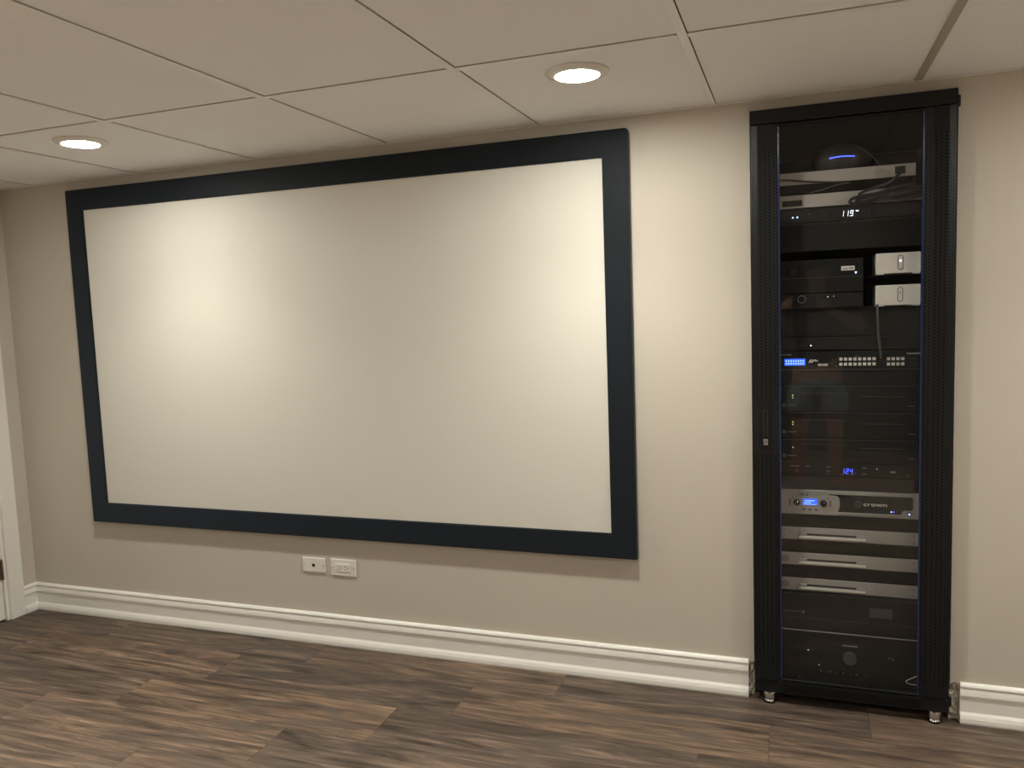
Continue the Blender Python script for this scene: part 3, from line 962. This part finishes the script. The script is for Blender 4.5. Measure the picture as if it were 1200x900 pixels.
for dx, dz in ((0, 0.0075), (0, -0.0075), (0.0075, 0), (-0.0075, 0)):
    dot(o, 'arrow_key', 'grey_dk', 2.6825 + dx, 1.1675 + dz, 0.0026, 0.0020, 10)
dot(o, 'select_key', 'black_gl', 2.6825, 1.1675, 0.0034, 0.0025, 12)
dot(o, 'indicator', 'grey', 2.6940, 1.1530, 0.0018)
kc = box_mesh('key', 0.0098, 0.0030, 0.0098, 'key', 0.0008)
for q in range(8):
    for zz in (1.1758, 1.1590):
        inst('key', kc, o, (2.7090 + q * 0.01435, F - 0.0010, zz))
for q in range(4):
    for zz in (1.1750, 1.1580):
        inst('key', kc, o, (2.8520 + q * 0.0140, F - 0.0010, zz))
for zz in (1.1750, 1.1630, 1.1540):
    pad(o, 'caption', 'grey_dk', 2.906, 2.936, zz - 0.0008, zz + 0.0008, 0.0004)
pad(o, 'caption', 'grey', 2.752, 2.764, 1.1845, 1.1857, 0.0004)
MB().box(2.905, 2.962, F - 0.010, F, 1.1895, 1.1935).build('ear_bracket', 'silver', o)
MB().box(2.500, 2.556, F - 0.010, F, 1.1915, 1.1945).build('ear_bracket', 'grey', o)

# thin player above the matrix
o, fp = unit('media_player', 'thin black player with small white indicator above the matrix switcher', 'player', 1.2065, 1.2490, m='black2')
MB().box(2.512, 2.948, F - 0.002, F, 1.2470, 1.2485).build('upper_lip', 'grey_dk', o)
dot(o, 'indicator', 'led_white', 2.6165, 1.2225, 0.0021)
dot(o, 'indicator', 'grey', 2.5960, 1.2215, 0.0014)
text('lettering', 'H', 0.0130, 2.5730, F - 0.0003, 1.2220, 'grey_dk', o, width=0.0130)
MB().box(2.500, 2.556, F - 0.010, F, 1.2195, 1.2215).build('ear_bracket', 'grey_dk', o)

# charcoal two-unit panel under the shelf
o, fp = unit('blank_rack_panel', 'charcoal blank panel under the two white boxes', 'panel', 1.2500, 1.3420, m='black2', depth=0.02, body=False, yf=YD + 0.012)
# shelves for the consumer boxes
for k, (zs, lab) in enumerate(((1.3425, 'black rack shelf carrying the lower white box'), (1.4445, 'black rack shelf carrying the upper white box'))):
    o = thing('rack_shelf', lab, 'shelf', (2.73, YD, zs))
    if k == 0:
        MB().box(EX0, EX1, YD + 0.001, YD + 0.34, zs, zs + 0.0020).build('shelf_plate', 'rack_in', o)
    else:
        MB().box(2.800, EX1, YD + 0.004, YD + 0.34, zs, zs + 0.0020).build('shelf_plate', 'rack_in', o)
        MB().box(2.9480, EX1, YD + 0.004, YD + 0.34, zs - 0.1, zs).build('shelf_bracket', 'rack_in', o)


def white_box(z0, lab, lit):
    x0, x1, h = 2.8130, 2.9435, 0.0655
    yf = YD
    o = thing('streaming_amplifier', lab, 'amplifier', ((x0 + x1) / 2, yf, z0), 'white streaming boxes')
    zb = z0 + 0.003
    b = MB().box(x0, x1, yf - 0.0005, yf + 0.006, zb, zb + h, 0.0022, 2)
    b.build('front_panel', 'sonos', o)
    MB().box(x0 + 0.0008, x1 - 0.0008, yf + 0.006, yf + 0.138, zb, zb + h - 0.0005, 0.0025, 2).build('case', 'sonos_side', o)
    for xa in (x0 + 0.002, x1 - 0.024):
        MB().box(xa, xa + 0.022, yf + 0.001, yf + 0.12, z0, zb).build('foot', 'sonos', o)
    # pill shaped key pad
    xc, zc = 2.8850, zb + h * 0.52
    outer = arc(xc, zc + 0.0155, 0.0082, 0, 180, 8) + arc(xc, zc - 0.0155, 0.0082, 180, 360, 8)
    inner = arc(xc, zc + 0.0155, 0.0062, 0, 180, 8) + arc(xc, zc - 0.0155, 0.0062, 180, 360, 8)
    kp = MB().prism(outer, yf - 0.0010, yf, 'y').build('key_pad_rim', 'grey_dk', o)
    MB().prism(inner, yf - 0.0014, yf - 0.0004, 'y').build('key_pad', 'sonos', kp)
    MB().cyl((xc, yf - 0.0016, zc + 0.0055), 0.0030 if lit else 0.0022, 0.0008, 'y', 14).build('status_light', 'led_white' if lit else 'grey_dk', o)
    return o


white_box(1.4465, 'white box with lit status dot, upper of the two in the rack', True)
white_box(1.3445, 'white box without a lit dot, lower of the two in the rack', False)

# set-top box with ring button, left on the lower shelf
x0, x1 = 2.505, 2.776
o = thing('set_top_box', 'dark set-top box with ring button left of the lower white box', 'player', ((x0 + x1) / 2, YD, 1.3445))
MB().box(x0, x1, YD - 0.002, YD + 0.2, 1.3465, 1.3940, 0.002, 2).build('case', 'black2', o)
for xa in (x0 + 0.01, x1 - 0.03):
    MB().box(xa, xa + 0.02, YD + 0.01, YD + 0.18, 1.3445, 1.3470).build('foot', 'black', o)
MB().lathe((2.5880, YD - 0.002, 1.3770), [(0.0108, 0.0), (0.0108, -0.0012), (0.0130, -0.0012), (0.0130, 0.0)], 32, 'y').build('ring_button', 'grey', o)
MB().cyl((2.6690, YD - 0.0024, 1.3825), 0.0020, 0.0010, 'y', 12).build('indicator', 'led_dim', o)
MB().cyl((2.6870, YD - 0.0024, 1.3840), 0.0012, 0.0010, 'y', 12).build('indicator', 'led_dim', o)
# receiver with label sticker standing on the set-top box
o = thing('disc_recorder', 'black recorder with small white label left of the upper white box', 'player', ((x0 + x1) / 2, YD, 1.3940))
MB().box(x0, x1, YD + 0.004, YD + 0.22, 1.3965, 1.5060, 0.002, 2).build('case', 'black', o)
for xa in (x0 + 0.01, x1 - 0.03):
    MB().box(xa, xa + 0.02, YD + 0.02, YD + 0.18, 1.3940, 1.3970).build('foot', 'black', o)
MB().box(x0 + 0.004, x1 - 0.004, YD + 0.0025, YD + 0.005, 1.4460, 1.4475).build('front_groove', 'grey_dk', o)
st = MB().box(2.7100, 2.7505, YD + 0.0032, YD + 0.0045, 1.4665, 1.4805).build('label_sticker', 'print_w', o)
MB().box(2.713, 2.732, YD + 0.0028, YD + 0.0034, 1.4705, 1.4735).box(2.734, 2.747, YD + 0.0028, YD + 0.0034, 1.4715, 1.4755).build('label_print', 'grey', st)
MB().prism([(2.7500, 1.4610), (2.7580, 1.4610), (2.7540, 1.4535)], YD + 0.0030, YD + 0.0045, 'y').build('arrow_light', 'led_bw', o)
MB().lathe((2.560, YD + 0.004, 1.4700), [(0.0, -0.010), (0.0120, -0.010), (0.0140, -0.006), (0.0140, 0.0)], 28, 'y').build('volume_knob', 'black2', o, True)

# charcoal panel below the upper power conditioner
o, fp = unit('vented_blank_panel', 'charcoal blank panel under the conditioner with white digits', 'panel', 1.5340, 1.6275, m='black2', depth=0.02, body=False)

# power conditioner with white 119 display
o, fp = unit('power_conditioner', 'black power conditioner with white digits 119 near the rack top', 'power conditioner', 1.6290, 1.6735, m='black')
seven(MB(), '119', 2.7070, F - 0.0004, 1.6400, 0.0092, 0.0185, 0.0021, 0.0048).build('display_digits', 'led_white', o)
MB().box(2.7530, 2.7610, F - 0.0008, F, 1.6545, 1.6570).build('display_unit', 'led_white', o)
for xx in (2.5610, 2.5750):
    dot(o, 'indicator', 'led_bw', xx, 1.6475, 0.0026)
dot(o, 'indicator', 'grey', 2.6110, 1.6560, 0.0020)
for xx in (2.6720, 2.7940):
    MB().box(xx - 0.0015, xx + 0.0015, F - 0.012, F, 1.6400, 1.6610, 0.001, 1).build('pull_handle', 'blue_plastic', o)

# two silver network switches, rear mounted with their displays
o, fp = unit('network_switch', 'silver network switch with small display at left, lower of two', 'network switch', 1.6770, 1.7200, m='silver2', depth=0.25)
pad(o, 'display_window', 'black_gl', 2.5290, 2.5900, 1.6840, 1.7030)
o, fp = unit('network_switch', 'silver network switch with square display at right, upper of two', 'network switch', 1.7530, 1.7930, m='silver2', depth=0.25, x0=EX0, x1=2.9270)
pad(o, 'display_window', 'black_gl', 2.8670, 2.8970, 1.7620, 1.7850)
pad(o, 'panel_label', 'silver', 2.8080, 2.8560, 1.7580, 1.7780, 0.0004)
pad(o, 'panel_print', 'grey_dk', 2.8120, 2.8330, 1.7790, 1.7800, 0.0004)

# router with a blue light arc standing on the upper switch
o = thing('wireless_router', 'low domed router glowing with a blue light arc at the rack top', 'router', (2.716, YD + 0.10, 1.7930))
b = MB()
b.lathe((0, 0, 0), [(0, 0.0), (0.060, 0.0), (0.066, 0.004), (0.0745, 0.032), (0.0755, 0.040), (0.072, 0.056), (0.058, 0.076), (0.034, 0.088), (0, 0.092)], 48)
for v in b.bm.verts:
    v.co = Vector((2.7160 + v.co.x * 1.22, YD + 0.10 + v.co.y * 1.05, 1.7930 + v.co.z))
b.build('body', 'router', o, True)
pts = []
for k in range(13):
    a = math.radians(-90 - 24 + 48 * k / 12)
    pts.append((2.7130 + 0.0762 * 1.22 * math.cos(a), YD + 0.10 + 0.0758 * 1.05 * math.sin(a), 1.7930 + 0.0405 + 0.002 * math.cos((k - 6) / 6 * 1.5)))
MB().tube(pts, 0.0017, 6, False).build('light_arc', 'led_blue', o, True)
c = MB().tube([(2.762, YD + 0.03, 1.862), (2.790, YD + 0.012, 1.838), (2.815, YD + 0.008, 1.808), (2.826, YD + 0.016, 1.7945)], 0.0018, 8)
tag(c.build('router_cable', 'cable_g', None, True), 'thin grey cable arching down from the router', 'cable')

# cables in front of the switches
c = MB().tube([(2.500, YD - 0.010, 1.772), (2.545, YD - 0.012, 1.7690), (2.600, YD - 0.013, 1.7600), (2.665, YD - 0.012, 1.7525), (2.700, YD - 0.004, 1.7500), (2.735, YD + 0.02, 1.7480)], 0.0032, 8)
tag(c.build('patch_cable', 'cable_k', None, True), 'single black cable hanging across the upper network switch', 'cable')
c = MB().tube([(2.615, YD - 0.004, 1.7240), (2.650, YD - 0.008, 1.7290), (2.690, YD - 0.010, 1.7400), (2.730, YD - 0.006, 1.7470)], 0.0022, 8)
tag(c.build('patch_cable', 'cable_g', None, True), 'thin grey cable between the two network switches', 'cable')
lab = ['black cable looping lowest in front of the lower network switch', 'black cable in the middle of the loops on the lower network switch', 'black cable on top of the loops on the lower network switch',
       'black cable rising from the loops to the upper network switch', 'short black cable bunched at the right of the lower network switch']
runs = [
    [(2.962, YD - 0.012, 1.690), (2.900, YD - 0.018, 1.682), (2.830, YD - 0.020, 1.683), (2.770, YD - 0.020, 1.676), (2.735, YD - 0.018, 1.681), (2.745, YD - 0.020, 1.694), (2.790, YD - 0.022, 1.702), (2.840, YD - 0.020, 1.706)],
    [(2.962, YD - 0.020, 1.704), (2.905, YD - 0.026, 1.714), (2.850, YD - 0.026, 1.706), (2.790, YD - 0.026, 1.695), (2.752, YD - 0.024, 1.686), (2.775, YD - 0.026, 1.680), (2.830, YD - 0.026, 1.694), (2.900, YD - 0.024, 1.698)],
    [(2.960, YD - 0.010, 1.712), (2.915, YD - 0.032, 1.722), (2.865, YD - 0.032, 1.717), (2.815, YD - 0.030, 1.704), (2.775, YD - 0.028, 1.698)],
    [(2.880, YD - 0.006, 1.762), (2.868, YD - 0.016, 1.750), (2.850, YD - 0.030, 1.735), (2.815, YD - 0.041, 1.722), (2.780, YD - 0.042, 1.712), (2.757, YD - 0.041, 1.702)],
    [(2.962, YD - 0.034, 1.692), (2.925, YD - 0.036, 1.702), (2.885, YD - 0.038, 1.695), (2.850, YD - 0.036, 1.686), (2.885, YD - 0.036, 1.680), (2.930, YD - 0.034, 1.684)],
]
for pts, lb in zip(runs, lab):
    c = MB().tube(pts, 0.0046, 8)
    tag(c.build('power_cable', 'cable_k', None, True), lb, 'cable', 'black cable loops on the lower switch')
# plug block in the bunch
tag(MB().box(2.862, 2.948, YD - 0.030, YD - 0.012, 1.684, 1.7125, 0.006, 2).build('cable_bundle_block', 'cable_k'), 'black power brick among the cable loops at upper right of the rack', 'power brick')
# grey cable from the white boxes down to the matrix
c = MB().tube([(2.8170, YD - 0.010, 1.352), (2.8175, YD - 0.016, 1.310), (2.8205, YD - 0.018, 1.250), (2.8275, YD - 0.014, 1.190), (2.8290, YD - 0.004, 1.178)], 0.0038, 8)
tag(c.build('hanging_cable', 'cable_g', None, True), 'grey cable hanging from the lower white box to the matrix switcher', 'cable')


# ================================================================== PERSON WITH A PHONE (seen in the glass door)
def skin_mesh(name, chains, m, parent, root=0, sub=2):
    """chains: lists of (x, y, z, radius); equal points are welded; the surface is grown around them"""
    off = world_loc(parent) if parent else Vector((0, 0, 0))
    bm = bmesh.new()
    lay = bm.verts.layers.skin.verify()
    seen = {}
    def V(p):
        k = tuple(round(c, 4) for c in p[:3])
        if k not in seen:
            v = bm.verts.new(Vector(p[:3]) - off)
            v[lay].radius = (p[3], p[4] if len(p) > 4 else p[3])
            v[lay].use_root = len(seen) == 0
            seen[k] = v
        return seen[k]
    for ch in chains:
        vs = [V(p) for p in ch]
        for a, b in zip(vs, vs[1:]):
            if bm.edges.get((a, b)) is None:
                bm.edges.new((a, b))
    me = bpy.data.meshes.new(name)
    bm.to_mesh(me)
    bm.free()
    me.materials.append(MT[m])
    o = bpy.data.objects.new(name, me)
    COL.objects.link(o)
    o.parent = parent
    sk = o.modifiers.new('skin', 'SKIN')
    sk.use_smooth_shade = True
    sb = o.modifiers.new('smooth', 'SUBSURF')
    sb.levels = sub
    sb.render_levels = sub
    return o


PX, PY = 2.71, -3.16
pr = thing('person', 'person in black shirt and grey shorts photographing with a phone, mirrored in the rack door', 'person', (PX, PY, 0))
pel = (PX, PY, 0.90, 0.135, 0.105)
sp = (PX, PY, 1.08, 0.130, 0.095)
chs = (PX, PY + 0.01, 1.26, 0.145, 0.100)
nb_ = (PX, PY + 0.02, 1.395, 0.070, 0.065)
nk = (PX, PY + 0.04, 1.450, 0.052)
h1 = (PX, PY + 0.06, 1.515, 0.066, 0.080)
h2 = (PX, PY + 0.06, 1.575, 0.074, 0.088)
h3 = (PX, PY + 0.05, 1.625, 0.060, 0.072)
body = [[pel, sp, chs, nb_, nk, h1, h2, h3]]
for sx in (1, -1):
    sh = (PX + sx * 0.165, PY + 0.005, 1.345, 0.058)
    el = (PX + sx * 0.285, PY + 0.11, 1.165, 0.040)
    wr = (PX + (0.055 if sx > 0 else -0.215), PY + 0.27, 1.318, 0.026)
    pm = (PX + (0.020 if sx > 0 else -0.195), PY + 0.315, 1.345, 0.024, 0.030)
    body.append([chs, sh, el, wr, pm])
    px_, py_, pz_ = pm[:3]
    dxs = -1 if sx > 0 else 1
    for fi, (dz, ln) in enumerate(((0.030, 0.95), (0.011, 1.0), (-0.008, 0.95), (-0.026, 0.8))):
        a = (px_ + dxs * 0.006, py_ + 0.024, pz_ + dz, 0.0095)
        b_ = (px_ + dxs * 0.014, py_ + 0.024 + 0.020 * ln, pz_ + dz * 1.05, 0.0088)
        c_ = (px_ + dxs * (0.014 + 0.026 * ln), py_ + 0.048 + 0.006 * ln, pz_ + dz * 1.05, 0.0080)
        body.append([pm, a, b_, c_])
    body.append([pm, (px_ + dxs * 0.012, py_ + 0.006, pz_ + 0.030, 0.0105), (px_ + dxs * 0.030, py_ + 0.016, pz_ + 0.036, 0.0090)])
    hp = (PX + sx * 0.095, PY, 0.835, 0.092)
    kn = (PX + sx * 0.115, PY + 0.025, 0.485, 0.056)
    cf = (PX + sx * 0.120, PY - 0.005, 0.330, 0.052)
    an = (PX + sx * 0.125, PY - 0.010, 0.085, 0.034)
    he = (PX + sx * 0.127, PY + 0.010, 0.045, 0.040, 0.035)
    to = (PX + sx * 0.140, PY + 0.130, 0.032, 0.040, 0.026)
    body.append([pel, hp, kn, cf, an, he, to])
bo = skin_mesh('body', body, 'skin', pr)
# clothes
tor = [[(PX, PY, 0.86, 0.158, 0.125), (PX, PY, 1.08, 0.152, 0.115), (PX, PY + 0.01, 1.26, 0.162, 0.118), (PX, PY + 0.02, 1.385, 0.085, 0.075)]]
for sx in (1, -1):
    tor.append([(PX, PY + 0.01, 1.26, 0.162, 0.118), (PX + sx * 0.165, PY + 0.005, 1.345, 0.072), (PX + sx * 0.245, PY + 0.075, 1.225, 0.062)])
skin_mesh('shirt', tor, 'shirt', pr)
sho = [[(PX, PY, 0.90, 0.160, 0.125), (PX, PY, 0.84, 0.165, 0.128)]]
for sx in (1, -1):
    sho.append([(PX, PY, 0.84, 0.165, 0.128), (PX + sx * 0.105, PY, 0.78, 0.112), (PX + sx * 0.120, PY + 0.02, 0.54, 0.098)])
skin_mesh('shorts', sho, 'shorts', pr)
for sx in (1, -1):
    skin_mesh('shoe', [[(PX + sx * 0.127, PY - 0.015, 0.050, 0.048, 0.046), (PX + sx * 0.133, PY + 0.06, 0.045, 0.048, 0.042), (PX + sx * 0.142, PY + 0.150, 0.036, 0.046, 0.033)]], 'shoe', pr)
MB().ball((PX, PY + 0.045, 1.603), 0.088, 0.98, 1.10, 0.80).build('hair', 'hair', pr, True)
MB().prism([(PX - 0.011, 1.525), (PX + 0.011, 1.525), (PX + 0.005, 1.565), (PX - 0.005, 1.565)], PY + 0.13, PY + 0.166, 'y').build('nose', 'skin', pr)
for sx in (1, -1):
    MB().ball((PX + sx * 0.030, PY + 0.140, 1.560), 0.012, 1, 0.7, 0.6, 12).build('eye', 'eye', pr, True)
    MB().ball((PX + sx * 0.076, PY + 0.055, 1.548), 0.026, 0.4, 0.7, 1.1, 12).build('ear', 'skin', pr, True)
MB().box(PX - 0.022, PX + 0.022, PY + 0.134, PY + 0.146, 1.502, 1.509, 0.002, 1).build('mouth', 'shorts', pr)
# the phone the person holds up
ph = thing('phone', 'dark phone held up in both hands, mirrored in the rack door', 'phone', (2.617, -2.805, 1.325))
MB().box(2.544, 2.690, -2.8065, -2.7985, 1.322, 1.396, 0.003, 2).build('case', 'black_gl', ph)
MB().cyl((2.567, -2.7975, 1.3790), 0.006, 0.002, 'y', 16).build('lens', 'glass', ph)
